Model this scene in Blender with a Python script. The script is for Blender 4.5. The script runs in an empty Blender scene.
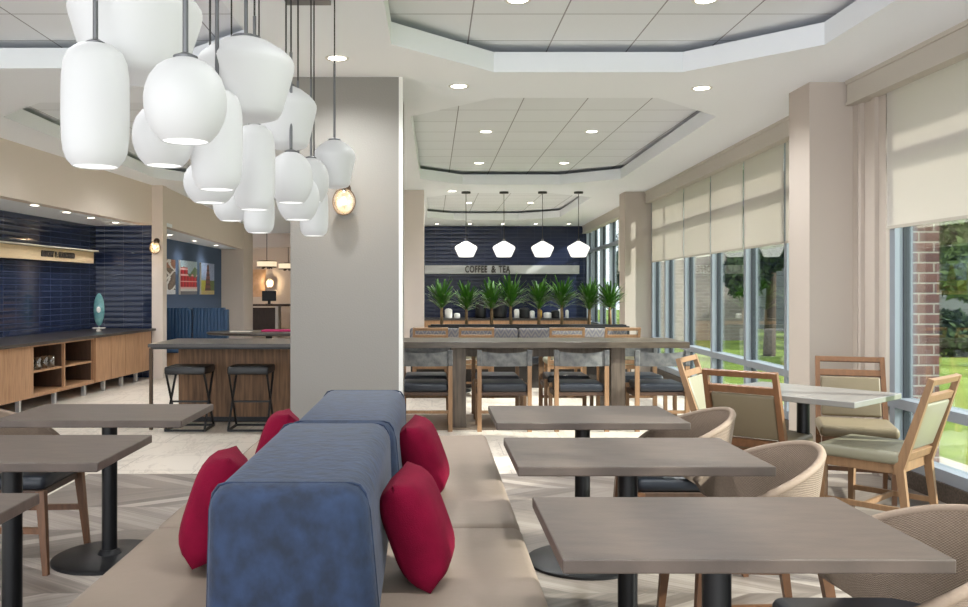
import bpy, bmesh, math, random
from mathutils import Vector, Matrix
random.seed(7)
S = bpy.context.scene
COL = S.collection
PI = math.pi
R = math.radians

# ------------------------------------------------------------ camera, world, sun, exposure
EYE = 1.375
cd = bpy.data.cameras.new('camera'); cam = bpy.data.objects.new('camera', cd); COL.objects.link(cam)
cam.location = (0, 0, EYE); cam.rotation_euler = (PI/2, 0, 0)
cd.sensor_width = 36; cd.lens = 36*865/968
cd.shift_x = (484-432)/968; cd.shift_y = -(303.5-290)/968
cd.clip_start = .05; cd.clip_end = 300
S.camera = cam
S.view_settings.view_transform = 'Standard'; S.view_settings.look = 'None'
S.view_settings.gamma = 1; S.view_settings.use_curve_mapping = False
S.view_settings.exposure = 1.02
w = bpy.data.worlds.new('world'); S.world = w; w.use_nodes = True
bg = w.node_tree.nodes['Background']; bg.inputs[0].default_value = (.91, .955, 1, 1); bg.inputs[1].default_value = 1.5
sd = bpy.data.lights.new('sun', 'SUN'); sd.energy = 5; sd.angle = R(1.5); sd.color = (1, .95, .86)
sun = bpy.data.objects.new('sun', sd); COL.objects.link(sun)
sun.location = (8, 2, 9)
sun.rotation_euler = Vector((-.85, .28, -.50)).to_track_quat('-Z', 'Y').to_euler()
S.cycles.use_denoising = True
S.cycles.max_bounces = 8
S.cycles.sample_clamp_indirect = 6
S.cycles.caustics_reflective = False; S.cycles.caustics_refractive = False
def area(name, loc, d, sx, sy, e, c=(1,1,1)):
    a = bpy.data.lights.new(name, 'AREA'); a.shape = 'RECTANGLE'; a.size = sx; a.size_y = sy; a.energy = e; a.color = c
    o = bpy.data.objects.new(name, a); COL.objects.link(o); o.location = loc; o.rotation_euler = Vector(d).to_track_quat('-Z', 'Y').to_euler(); return o
area('rear_fill_light', (-1, -2.6, 1.5), (0, 1, .12), 6.5, 2.6, 62, (.96, .98, 1))   # fill light added behind the camera to lift the dim interior
DOWN_E = 60.0     # watts of one recessed ceiling lamp

# ------------------------------------------------------------ materials
def nt(m):
    m.use_nodes = True
    return m.node_tree, m.node_tree.nodes, m.node_tree.links
def lin(c):
    return tuple(((v/255)/12.92 if v/255 <= .04045 else ((v/255+.055)/1.055)**2.4) for v in c)
def mat(name, rgb, rough=.5, metal=0, var=0, scale=8, stretch=(1,1,1), bump=0, bscale=60, spec=.5, sheen=0, rgb2=None, detail=4):
    """rgb in 0..255; var mixes towards rgb2 (or a darker tone) with stretched noise"""
    m = bpy.data.materials.new(name); t, N, L = nt(m)
    b = N['Principled BSDF']; b.inputs['Roughness'].default_value = rough; b.inputs['Metallic'].default_value = metal
    b.inputs['Specular IOR Level'].default_value = spec
    if sheen: b.inputs['Sheen Weight'].default_value = sheen; b.inputs['Sheen Roughness'].default_value = .4
    c = lin(rgb); b.inputs['Base Color'].default_value = (*c, 1)
    tc = N.new('ShaderNodeTexCoord')
    if var or rgb2:
        mp = N.new('ShaderNodeMapping'); mp.inputs['Scale'].default_value = stretch
        no = N.new('ShaderNodeTexNoise'); no.inputs['Scale'].default_value = scale; no.inputs['Detail'].default_value = detail
        cr = N.new('ShaderNodeValToRGB'); c2 = lin(rgb2) if rgb2 else tuple(v*(1-var) for v in c)
        cr.color_ramp.elements[0].position = .32; cr.color_ramp.elements[1].position = .68
        cr.color_ramp.elements[0].color = (*c2, 1); cr.color_ramp.elements[1].color = (*c, 1)
        L.new(tc.outputs['Object'], mp.inputs[0]); L.new(mp.outputs[0], no.inputs['Vector'])
        L.new(no.outputs['Fac'], cr.inputs[0]); L.new(cr.outputs[0], b.inputs['Base Color'])
    if bump:
        n2 = N.new('ShaderNodeTexNoise'); n2.inputs['Scale'].default_value = bscale
        bp = N.new('ShaderNodeBump'); bp.inputs['Strength'].default_value = bump; bp.inputs['Distance'].default_value = .004
        L.new(tc.outputs['Object'], n2.inputs['Vector']); L.new(n2.outputs['Fac'], bp.inputs['Height']); L.new(bp.outputs[0], b.inputs['Normal'])
    return m
def emit(name, rgb, strength, mixdiff=0):
    m = bpy.data.materials.new(name); t, N, L = nt(m)
    b = N['Principled BSDF']; c = lin(rgb)
    b.inputs['Base Color'].default_value = (*[v*mixdiff for v in (1,1,1)], 1)
    b.inputs['Emission Color'].default_value = (*c, 1); b.inputs['Emission Strength'].default_value = strength
    b.inputs['Roughness'].default_value = .55
    return m
def math_node(N, L, op, a, b=None):
    n = N.new('ShaderNodeMath'); n.operation = op
    for i, v in enumerate((a, b)):
        if v is None: continue
        if isinstance(v, (int, float)): n.inputs[i].default_value = v
        else: L.new(v, n.inputs[i])
    return n.outputs[0]
def tile_mat(name, c1, c2, cm, tw, th, rough=.12, mortar=.004, off=0.0, plane='xz', bump=.5, spec=.6, rvar=True):
    m = bpy.data.materials.new(name); t, N, L = nt(m); b = N['Principled BSDF']
    tc = N.new('ShaderNodeTexCoord'); sx = N.new('ShaderNodeSeparateXYZ'); L.new(tc.outputs['Object'], sx.inputs[0])
    cb = N.new('ShaderNodeCombineXYZ'); L.new(sx.outputs[plane[0].upper()], cb.inputs[0]); L.new(sx.outputs[plane[1].upper()], cb.inputs[1])
    br = N.new('ShaderNodeTexBrick'); br.offset = off; br.inputs['Scale'].default_value = 1
    br.inputs['Brick Width'].default_value = tw; br.inputs['Row Height'].default_value = th
    br.inputs['Mortar Size'].default_value = mortar; br.inputs['Mortar Smooth'].default_value = .3; br.inputs['Bias'].default_value = 0
    for i, c in ((1, c1), (2, c2), (3, cm)): br.inputs[i].default_value = (*lin(c), 1)
    L.new(cb.outputs[0], br.inputs[0]); L.new(br.outputs['Color'], b.inputs['Base Color'])
    b.inputs['Roughness'].default_value = rough; b.inputs['Specular IOR Level'].default_value = spec
    # every tile is set at a slightly different tilt, and its face is a little pillowed
    fx = math_node(N, L, 'FRACT', math_node(N, L, 'DIVIDE', sx.outputs[plane[0].upper()], tw))
    fz = math_node(N, L, 'FRACT', math_node(N, L, 'DIVIDE', sx.outputs[plane[1].upper()], th))
    ix = math_node(N, L, 'FLOOR', math_node(N, L, 'DIVIDE', sx.outputs[plane[0].upper()], tw))
    iz = math_node(N, L, 'FLOOR', math_node(N, L, 'DIVIDE', sx.outputs[plane[1].upper()], th))
    c3 = N.new('ShaderNodeCombineXYZ'); L.new(ix, c3.inputs[0]); L.new(iz, c3.inputs[1])
    wn = N.new('ShaderNodeTexWhiteNoise'); wn.noise_dimensions = '2D'; L.new(c3.outputs[0], wn.inputs[0])
    sc = N.new('ShaderNodeSeparateColor'); L.new(wn.outputs['Color'], sc.inputs[0])
    tilt = math_node(N, L, 'MULTIPLY', math_node(N, L, 'SUBTRACT', sc.outputs[0], .5), fz)
    tilt2 = math_node(N, L, 'MULTIPLY', math_node(N, L, 'SUBTRACT', sc.outputs[1], .5), fx)
    pz = math_node(N, L, 'MULTIPLY', math_node(N, L, 'SINE', math_node(N, L, 'MULTIPLY', fz, PI)), .6)
    h = math_node(N, L, 'ADD', math_node(N, L, 'ADD', tilt, tilt2), pz)
    h = math_node(N, L, 'SUBTRACT', h, math_node(N, L, 'MULTIPLY', br.outputs['Fac'], .6))
    bp = N.new('ShaderNodeBump'); bp.inputs['Strength'].default_value = bump; bp.inputs['Distance'].default_value = .006
    L.new(h, bp.inputs['Height']); L.new(bp.outputs[0], b.inputs['Normal'])
    return m
def chevron_mat():
    m = bpy.data.materials.new('chevron_plank_floor'); t, N, L = nt(m); b = N['Principled BSDF']
    tc = N.new('ShaderNodeTexCoord'); sx = N.new('ShaderNodeSeparateXYZ'); L.new(tc.outputs['Object'], sx.inputs[0])
    B, W = .52, .16
    y = math_node(N, L, 'ADD', sx.outputs['Y'], 20); pp = math_node(N, L, 'PINGPONG', y, B)
    u = math_node(N, L, 'DIVIDE', math_node(N, L, 'ADD', math_node(N, L, 'ADD', sx.outputs['X'], 20), math_node(N, L, 'MULTIPLY', pp, 1.5)), W)
    fu = math_node(N, L, 'FRACT', u); iu = math_node(N, L, 'FLOOR', u); iy = math_node(N, L, 'FLOOR', math_node(N, L, 'DIVIDE', y, B))
    fy = math_node(N, L, 'FRACT', math_node(N, L, 'DIVIDE', y, B))
    cb = N.new('ShaderNodeCombineXYZ'); L.new(iu, cb.inputs[0]); L.new(iy, cb.inputs[1])
    wn = N.new('ShaderNodeTexWhiteNoise'); wn.noise_dimensions = '2D'; L.new(cb.outputs[0], wn.inputs[0])
    g = N.new('ShaderNodeCombineXYZ'); L.new(math_node(N, L, 'MULTIPLY', u, 3.2), g.inputs[0]); L.new(math_node(N, L, 'MULTIPLY', y, 1.1), g.inputs[1])
    L.new(math_node(N, L, 'MULTIPLY', wn.outputs['Value'], 9), g.inputs[2])
    no = N.new('ShaderNodeTexNoise'); no.inputs['Scale'].default_value = 2.2; no.inputs['Detail'].default_value = 6; L.new(g.outputs[0], no.inputs['Vector'])
    mixv = math_node(N, L, 'ADD', math_node(N, L, 'MULTIPLY', wn.outputs['Value'], .55), math_node(N, L, 'MULTIPLY', no.outputs['Fac'], .75))
    cr = N.new('ShaderNodeValToRGB'); e = cr.color_ramp.elements
    e[0].position = .2; e[0].color = (*lin((88,79,73)), 1); e[1].position = 1.05; e[1].color = (*lin((166,156,147)), 1)
    e2 = e.new(.6); e2.color = (*lin((124,114,106)), 1)
    L.new(mixv, cr.inputs[0])
    ed = math_node(N, L, 'MAXIMUM', math_node(N, L, 'LESS_THAN', fu, .018), math_node(N, L, 'LESS_THAN', fy, .006))
    mx = N.new('ShaderNodeMix'); mx.data_type = 'RGBA'; L.new(ed, mx.inputs[0]); L.new(cr.outputs[0], mx.inputs[6]); mx.inputs[7].default_value = (*lin((105,97,92)), 1)
    L.new(mx.outputs[2], b.inputs['Base Color']); b.inputs['Roughness'].default_value = .34; b.inputs['Specular IOR Level'].default_value = .5
    return m
def marble_mat():
    m = bpy.data.materials.new('marble_floor_tile'); t, N, L = nt(m); b = N['Principled BSDF']
    tc = N.new('ShaderNodeTexCoord')
    mp = N.new('ShaderNodeMapping'); mp.inputs['Rotation'].default_value = (0, 0, R(38)); mp.inputs['Scale'].default_value = (1, .35, 1)
    no = N.new('ShaderNodeTexNoise'); no.inputs['Scale'].default_value = 3.6; no.inputs['Detail'].default_value = 9; no.inputs['Roughness'].default_value = .66; no.inputs['Distortion'].default_value = .7
    L.new(tc.outputs['Object'], mp.inputs[0]); L.new(mp.outputs[0], no.inputs['Vector'])
    v = math_node(N, L, 'ABSOLUTE', math_node(N, L, 'SUBTRACT', no.outputs['Fac'], .5))
    cr = N.new('ShaderNodeValToRGB'); e = cr.color_ramp.elements
    e[0].position = 0; e[0].color = (*lin((204,193,180)), 1); e[1].position = .035; e[1].color = (*lin((226,216,203)), 1)
    L.new(v, cr.inputs[0])
    br = N.new('ShaderNodeTexBrick'); br.offset = .5; br.inputs['Scale'].default_value = 1; br.inputs['Brick Width'].default_value = 1.2; br.inputs['Row Height'].default_value = .6
    br.inputs['Mortar Size'].default_value = .003; L.new(tc.outputs['Object'], br.inputs[0])
    mx = N.new('ShaderNodeMix'); mx.data_type = 'RGBA'; L.new(br.outputs['Fac'], mx.inputs[0]); L.new(cr.outputs[0], mx.inputs[6]); mx.inputs[7].default_value = (*lin((160,150,138)), 1)
    L.new(mx.outputs[2], b.inputs['Base Color']); b.inputs['Roughness'].default_value = .3
    return m
def tray_mat():
    m = bpy.data.materials.new('ceiling_tile'); t, N, L = nt(m); b = N['Principled BSDF']
    tc = N.new('ShaderNodeTexCoord'); mp = N.new('ShaderNodeMapping'); mp.inputs['Location'].default_value = (-.265+.61*20, -5.72+.61*40, 0)
    L.new(tc.outputs['Object'], mp.inputs[0])
    br = N.new('ShaderNodeTexBrick'); br.offset = 0; br.inputs['Scale'].default_value = 1; br.inputs['Brick Width'].default_value = .61; br.inputs['Row Height'].default_value = .61
    br.inputs['Mortar Size'].default_value = .0055; br.inputs['Mortar Smooth'].default_value = .2
    for i, c in ((1, (232,235,240)), (2, (228,231,236)), (3, (150,150,154))): br.inputs[i].default_value = (*lin(c), 1)
    L.new(mp.outputs[0], br.inputs[0]); L.new(br.outputs['Color'], b.inputs['Base Color']); b.inputs['Roughness'].default_value = .9
    b.inputs['Specular IOR Level'].default_value = .1
    return m
def glass_mat(name, tint=(.93,.97,.97), gl=.06, rough=0.0):
    m = bpy.data.materials.new(name); t, N, L = nt(m); N.clear()
    o = N.new('ShaderNodeOutputMaterial'); tr = N.new('ShaderNodeBsdfTransparent'); tr.inputs[0].default_value = (*tint, 1)
    g = N.new('ShaderNodeBsdfGlossy'); g.inputs['Roughness'].default_value = rough
    lw = N.new('ShaderNodeLayerWeight'); lw.inputs[0].default_value = .25
    mu = math_node(N, L, 'MINIMUM', math_node(N, L, 'ADD', math_node(N, L, 'MULTIPLY', lw.outputs['Fresnel'], .45), gl), .5)
    mx = N.new('ShaderNodeMixShader'); L.new(mu, mx.inputs[0]); L.new(tr.outputs[0], mx.inputs[1]); L.new(g.outputs[0], mx.inputs[2]); L.new(mx.outputs[0], o.inputs[0])
    return m
def shade_mat():
    m = bpy.data.materials.new('roller_shade_cloth'); t, N, L = nt(m); N.clear()
    o = N.new('ShaderNodeOutputMaterial'); d = N.new('ShaderNodeBsdfDiffuse'); d.inputs[0].default_value = (*lin((218,213,206)), 1)
    tl = N.new('ShaderNodeBsdfTranslucent'); tl.inputs[0].default_value = (*lin((236,230,222)), 1)
    mx = N.new('ShaderNodeMixShader'); mx.inputs[0].default_value = .32; L.new(d.outputs[0], mx.inputs[1]); L.new(tl.outputs[0], mx.inputs[2]); L.new(mx.outputs[0], o.inputs[0])
    return m
def attr_mat(name, rough=.5):
    m = bpy.data.materials.new(name); t, N, L = nt(m); b = N['Principled BSDF']
    a = N.new('ShaderNodeVertexColor'); a.layer_name = 'paint'; L.new(a.outputs[0], b.inputs['Base Color']); b.inputs['Roughness'].default_value = rough
    return m
def wicker_mat():
    m = bpy.data.materials.new('woven_wicker'); t, N, L = nt(m); b = N['Principled BSDF']
    uv = N.new('ShaderNodeUVMap'); uv.uv_map = 'weave'; sx = N.new('ShaderNodeSeparateXYZ'); L.new(uv.outputs[0], sx.inputs[0])
    a = math_node(N, L, 'SINE', math_node(N, L, 'MULTIPLY', sx.outputs[0], 2*PI*85)); c = math_node(N, L, 'SINE', math_node(N, L, 'MULTIPLY', sx.outputs[1], 2*PI*46))
    p = math_node(N, L, 'ADD', math_node(N, L, 'MULTIPLY', math_node(N, L, 'MULTIPLY', a, c), .5), .5)
    no = N.new('ShaderNodeTexNoise'); no.inputs['Scale'].default_value = 40
    cr = N.new('ShaderNodeValToRGB'); e = cr.color_ramp.elements; e[0].color = (*lin((104,86,72)), 1); e[1].color = (*lin((164,144,126)), 1)
    L.new(math_node(N, L, 'ADD', math_node(N, L, 'MULTIPLY', p, .7), math_node(N, L, 'MULTIPLY', no.outputs['Fac'], .3)), cr.inputs[0]); L.new(cr.outputs[0], b.inputs['Base Color'])
    bp = N.new('ShaderNodeBump'); bp.inputs['Strength'].default_value = .7; bp.inputs['Distance'].default_value = .004; L.new(p, bp.inputs['Height']); L.new(bp.outputs[0], b.inputs['Normal'])
    b.inputs['Roughness'].default_value = .7
    return m
def zigzag_mat():
    m = bpy.data.materials.new('zigzag_upholstery'); t, N, L = nt(m); b = N['Principled BSDF']
    tc = N.new('ShaderNodeTexCoord'); sx = N.new('ShaderNodeSeparateXYZ'); L.new(tc.outputs['Object'], sx.inputs[0])
    z = math_node(N, L, 'ADD', sx.outputs['Z'], math_node(N, L, 'MULTIPLY', math_node(N, L, 'PINGPONG', math_node(N, L, 'ADD', sx.outputs['X'], 9), .055), 1.6))
    s = math_node(N, L, 'GREATER_THAN', math_node(N, L, 'FRACT', math_node(N, L, 'DIVIDE', z, .075)), .5)
    mx = N.new('ShaderNodeMix'); mx.data_type = 'RGBA'; L.new(s, mx.inputs[0]); mx.inputs[6].default_value = (*lin((104,103,110)), 1); mx.inputs[7].default_value = (*lin((130,124,121)), 1)
    L.new(mx.outputs[2], b.inputs['Base Color']); b.inputs['Roughness'].default_value = .8
    return m

M = dict(
 ceil=mat('white_ceiling_paint', (240,243,248), .9, spec=.1),
 wall=mat('beige_wall_paint', (222,209,199), .85, spec=.15, bump=.15, bscale=120),
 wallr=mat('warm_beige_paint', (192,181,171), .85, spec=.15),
 colm=mat('column_plaster', (140,136,131), .85, spec=.15, bump=.35, bscale=90),
 trim=mat('white_trim', (225,223,218), .5),
 blue=mat('slate_blue_paint', (84,100,126), .8, spec=.2),
 frame=mat('blue_grey_aluminium', (148,156,166), .42, .2),
 framed=mat('dark_gasket', (42,48,56), .5),
 valance=mat('valance_paint', (196,189,178), .6),
 tabletop=mat('brown_stone_laminate', (91,79,72), .42, var=.2, scale=9, stretch=(1,3,1), bump=.08, bscale=150, spec=.35, rgb2=(79,69,63), detail=8),
 black=mat('black_metal', (30,30,32), .42, .4),
 blackl=mat('black_leather', (22,22,24), .4),
 walnut=mat('walnut', (112,76,50), .45, var=.35, scale=6, stretch=(6,6,.7)),
 oak=mat('oak', (152,118,86), .5, var=.22, scale=7, stretch=(7,7,.8)),
 cherry=mat('reddish_oak', (128,88,58), .45, var=.25, scale=6, stretch=(6,6,.8)),
 dkwood=mat('dark_brown_wood', (78,56,42), .5, var=.3, scale=6, stretch=(6,6,.8)),
 cab=mat('straight_grain_oak_veneer', (178,138,102), .5, rgb2=(146,108,78), scale=9, stretch=(9,9,.5), detail=7),
 barwood=mat('barn_wood', (142,106,74), .6, rgb2=(92,66,44), scale=5, stretch=(8,8,.6), detail=8),
 comwood=mat('grey_brown_stained_wood', (100,89,76), .3, rgb2=(74,65,55), scale=5, stretch=(1,8,5), detail=8),
 comleg=mat('grey_brown_leg_wood', (112,100,88), .5, rgb2=(84,73,64), scale=5, stretch=(8,8,.6), detail=8),
 darktop=mat('dark_stone_top', (60,54,50), .28, var=.25, scale=12),
 bench=mat('taupe_upholstery', (140,125,112), .6, var=.06, scale=3, bump=.25, bscale=25, spec=.3),
 benchbase=mat('dark_plinth', (52,46,42), .6),
 velvet=mat('blue_velvet', (32,50,80), .8, rgb2=(18,30,50), scale=19, stretch=(1,1.4,.8), bump=.5, bscale=45, sheen=.1, detail=8),
 pillow=mat('crimson_linen', (118,6,42), .9, rgb2=(104,4,36), scale=14, bump=.4, bscale=260, spec=.15),
 sling=mat('grey_distressed_leather', (112,112,110), .55, rgb2=(72,74,76), scale=16, bump=.3, detail=8),
 navy=mat('navy_leather', (30,35,44), .42),
 tan=mat('olive_tan_leather', (126,113,90), .5, var=.08, scale=5, bump=.1),
 sage=mat('sage_leather', (146,142,122), .42, var=.06, scale=5),
 wicker=wicker_mat(),
 boothblue=mat('blue_booth_leather', (50,82,118), .45, var=.15, scale=5),
 opal=emit('opal_glass', (255,255,255), .13, .36),
 opalrim=emit('lit_opening', (255,255,252), .6, .5),
 opalfar=emit('bright_opal', (255,252,246), .6, .5),
 lamp=emit('lamp_disc', (255,244,228), 9, .2),
 bulb=emit('warm_bulb', (255,200,130), 4, .2),
 amber=emit('amber_glass_glow', (255,180,100), .2, .4),
 rod=mat('brushed_nickel', (104,104,106), .35, .8),
 steel=mat('satin_steel', (190,190,190), .35, .5),
 bronze=mat('bronze', (70,56,44), .4, .7),
 cable=mat('dark_cable', (40,38,38), .6),
 navytile=tile_mat('navy_glazed_tile', (30,40,66), (40,50,78), (78,84,104), .30, .085, rough=.12, mortar=.0035, bump=.45, spec=.7),
 navytile2=tile_mat('navy_glazed_tile_far', (26,34,60), (34,42,70), (52,58,80), .42, .10, rough=.2, mortar=.006, bump=.4, spec=.4),
 brick=tile_mat('brown_red_brick', (128,92,86), (106,76,74), (176,168,160), .22, .075, rough=.8, mortar=.007, off=.5, bump=.5, spec=.2),
 palebrick=tile_mat('pale_brick', (178,164,158), (160,146,142), (190,184,178), .3, .1, rough=.8, mortar=.007, off=.5, bump=.3, spec=.2),
 siding=tile_mat('grey_siding', (132,134,134), (124,126,128), (100,102,104), 9, .4, rough=.8, mortar=.02, bump=.3, spec=.2),
 chevron=chevron_mat(), marble=marble_mat(), tray=tray_mat(), glass=glass_mat('window_glass'), shade=shade_mat(),
 clearglass=glass_mat('clear_glass', (.9,.92,.92), .28),
 brown_strip=mat('brown_floor_plank', (150,130,112), .35, rgb2=(126,108,92), scale=3, stretch=(.8,8,1), detail=6),
 signwood=mat('light_ash', (222,196,158), .5, var=.12, scale=6, stretch=(1,6,9)),
 signgrey=mat('pale_grey_shelf', (196,196,196), .5), letter=mat('dark_letter', (54,46,42), .6),
 leaf=mat('glossy_green_leaf', (44,92,28), .45, rgb2=(84,134,40), scale=9), trunk=mat('tan_trunk', (150,122,88), .8, var=.3, scale=20),
 soil=mat('black_planter', (24,24,26), .6), zig=zigzag_mat(),
 grass=mat('lawn', (136,156,72), .9, rgb2=(100,122,54), scale=1.2, detail=9, spec=.1), treeleaf=mat('tree_foliage', (84,102,62), .8, rgb2=(50,66,42), scale=1.4, spec=.15, detail=6),
 treeleaf2=mat('light_foliage', (120,138,80), .8, rgb2=(72,92,54), scale=1.4, spec=.15, detail=6), bark=mat('bark', (92,78,64), .9, var=.3),
 teal=mat('teal_art_glass', (74,132,136), .2, rgb2=(128,172,170), scale=9), white=mat('white_ceramic', (232,230,226), .35),
 magenta=mat('magenta_cloth', (176,28,92), .8), paper=mat('pale_card', (226,218,208), .7), path=mat('pale_concrete', (196,190,182), .8),
 grille=mat('brown_grille', (96,84,74), .6, rgb2=(58,50,44), scale=60), drum=emit('drum_shade_glow', (240,214,176), .55, .4), paint=attr_mat('printed_canvas'), goldcup=mat('brass_cup', (196,150,60), .3, .8))

# ------------------------------------------------------------ mesh helpers
class MB:
    def __init__(s): s.bm = bmesh.new()
    def box(s, c, d, rz=0, bev=0, seg=2, rx=0, ry=0, off=None):
        t = bmesh.new(); bmesh.ops.create_cube(t, size=1)
        bmesh.ops.scale(t, vec=d, verts=t.verts)
        if bev: bmesh.ops.bevel(t, geom=t.edges[:], offset=min(bev, min(d)*.49), segments=seg, profile=.5, affect='EDGES')
        mt = Matrix.Translation(c) @ Matrix.Rotation(rz, 4, 'Z') @ Matrix.Rotation(ry, 4, 'Y') @ Matrix.Rotation(rx, 4, 'X')
        bmesh.ops.transform(t, matrix=mt, verts=t.verts); s.add(t); return s
    def add(s, t):
        me = bpy.data.meshes.new('tmp'); t.to_mesh(me); t.free(); s.bm.from_mesh(me); bpy.data.meshes.remove(me)
    def rod(s, a, b, r, r2=None, n=12, caps=True):
        a, b = Vector(a), Vector(b); d = b-a; t = bmesh.new()
        bmesh.ops.create_cone(t, cap_ends=caps, segments=n, radius1=r, radius2=r if r2 is None else r2, depth=d.length)
        q = Vector((0,0,1)).rotation_difference(d)
        bmesh.ops.transform(t, matrix=Matrix.Translation((a+b)/2) @ q.to_matrix().to_4x4(), verts=t.verts); s.add(t); return s
    def bar(s, a, b, w, h, w2=None, h2=None, up=(0,0,1)):
        """rectangular bar from a to b, w along side axis and h along the other, tapering to w2,h2"""
        a, b = Vector(a), Vector(b); d = (b-a).normalized(); u = Vector(up)
        if abs(d.dot(u)) > .9: u = Vector((0,1,0))
        x = d.cross(u).normalized(); y = x.cross(d).normalized()
        w2 = w if w2 is None else w2; h2 = h if h2 is None else h2; vs = []
        for p, ww, hh in ((a, w, h), (b, w2, h2)):
            for i, j in ((-1,-1),(1,-1),(1,1),(-1,1)): vs.append(s.bm.verts.new(p + x*ww/2*i + y*hh/2*j))
        for f in ((0,1,2,3),(7,6,5,4),(0,4,5,1),(1,5,6,2),(2,6,7,3),(3,7,4,0)): s.bm.faces.new([vs[k] for k in f])
        return s
    def lathe(s, prof, c=(0,0,0), n=24, close=False, sy=1):
        rings = []
        for r, z in prof:
            if r < 1e-5: rings.append([s.bm.verts.new((c[0], c[1], c[2]+z))])
            else: rings.append([s.bm.verts.new((c[0]+r*math.cos(2*PI*k/n), c[1]+sy*r*math.sin(2*PI*k/n), c[2]+z)) for k in range(n)])
        for A, B in zip(rings, rings[1:]):
            for k in range(n):
                k2 = (k+1) % n
                if len(A) == 1 and len(B) == 1: continue
                if len(A) == 1: s.bm.faces.new((A[0], B[k2], B[k]))
                elif len(B) == 1: s.bm.faces.new((A[k], A[k2], B[0]))
                else: s.bm.faces.new((A[k], A[k2], B[k2], B[k]))
        return s
    def prism(s, pts, z0, z1):
        lo = [s.bm.verts.new((x, y, z0)) for x, y in pts]; hi = [s.bm.verts.new((x, y, z1)) for x, y in pts]
        n = len(pts); s.bm.faces.new(lo[::-1]); s.bm.faces.new(hi)
        for i in range(n): s.bm.faces.new((lo[i], lo[(i+1)%n], hi[(i+1)%n], hi[i]))
        return s
    def quad(s, *p):
        s.bm.faces.new([s.bm.verts.new(q) for q in p]); return s
    def build(s, name, m, parent=None, smooth=False, loc=None, rz=0, sub=0, auto=None, bev=0):
        bmesh.ops.recalc_face_normals(s.bm, faces=s.bm.faces[:])
        me = bpy.data.meshes.new(name); s.bm.to_mesh(me); s.bm.free(); me.materials.append(m)
        if smooth:
            for p in me.polygons: p.use_smooth = True
        o = bpy.data.objects.new(name, me); COL.objects.link(o)
        if auto is not None: me.set_sharp_from_angle(angle=R(auto))
        if loc: o.location = loc
        if rz: o.rotation_euler.z = rz
        if parent: o.parent = parent
        if bev:
            b = o.modifiers.new('bevel', 'BEVEL'); b.width = bev; b.segments = 2; b.limit_method = 'ANGLE'
        if sub:
            q = o.modifiers.new('subdivision', 'SUBSURF'); q.levels = q.render_levels = sub
        return o
def sweep(mb, pts, r, n=8):
    rings = []
    for i, p in enumerate(pts):
        d = (pts[min(i+1, len(pts)-1)]-pts[max(i-1, 0)]).normalized(); x = d.cross(Vector((0,0,1)) if abs(d.z) < .95 else Vector((0,1,0))).normalized(); y = x.cross(d)
        rings.append([mb.bm.verts.new(p+x*r*math.cos(2*PI*k/n)+y*r*math.sin(2*PI*k/n)) for k in range(n)])
    for A, B in zip(rings, rings[1:]):
        for k in range(n): mb.bm.faces.new((A[k], A[(k+1)%n], B[(k+1)%n], B[k]))
    mb.bm.faces.new(rings[0][::-1]); mb.bm.faces.new(rings[-1])
def tag(o, label, cat, group=None):
    o['label'] = label; o['category'] = cat
    if group: o['group'] = group
    return o
def thing(name, label, cat, loc=(0,0,0), rz=0, group=None):
    o = bpy.data.objects.new(name, None); COL.objects.link(o); o.location = loc; o.rotation_euler = (0,0,rz); o.empty_display_size = .1
    return tag(o, label, cat, group)
def struct(o): o['kind'] = 'structure'; return o
def dup(root, loc, rz, label):
    def cp(o, par):
        c = o.copy(); COL.objects.link(c)
        if par: c.parent = par
        for ch in [k for k in o.children]: cp(ch, c)
        return c
    r = cp(root, None); r.location = loc; r.rotation_euler = (0,0,rz); r['label'] = label
    return r
def wall_box(name, a, b, z0, z1, th, m, side=1):
    """wall whose visible face runs from a to b (plan), thickness th towards its left when side=1"""
    a, b = Vector((*a, 0)), Vector((*b, 0)); d = b-a; L = d.length; ang = math.atan2(d.y, d.x)
    o = MB().box((L/2, side*th/2, (z0+z1)/2), (L, th, z1-z0)).build(name, m, loc=a, rz=ang)
    return struct(o)
def text_part(name, txt, size, m, parent, loc, rot, width=None, depth=.006):
    cu = bpy.data.curves.new('lettering', 'FONT'); cu.body = txt; cu.size = size; cu.extrude = depth; cu.align_x = 'CENTER'; cu.align_y = 'CENTER'; cu.offset = .006; cu.space_character = 1.12
    t = bpy.data.objects.new('tmp_text', cu); COL.objects.link(t)
    bpy.context.view_layer.update()
    me = bpy.data.meshes.new_from_object(t.evaluated_get(bpy.context.evaluated_depsgraph_get())); bpy.data.objects.remove(t)
    me.materials.clear(); me.materials.append(m)
    xs = [v.co.x for v in me.vertices]; wd = max(xs)-min(xs)
    if width:
        for v in me.vertices: v.co.x *= width/wd
    o = bpy.data.objects.new(name, me); COL.objects.link(o); o.parent = parent; o.location = loc; o.rotation_euler = rot
    return o

# ------------------------------------------------------------ the room shell
H = 3.0
def Lx(z): return -4.5 + .061*(z-10.9)     # front plane of the long wall units on the left
LANG = math.atan2(1, .061)                 # plan direction of that wall
# floors
struct(MB().box((.39, 1.735, -.05), (5.92, 9.47, .1)).build('floor', M['chevron']))
f = MB(); f.box((-4.285, 1.735, -.05), (3.43, 9.47, .1)); f.box((-1.0, 18.2, -.05), (10.4, 23.46, .1)); struct(f.build('floor', M['marble']))
struct(MB().box((1.35, 9.0, -.0475), (3.9, 1.02, .1)).build('floor', M['brown_strip']))
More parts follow.
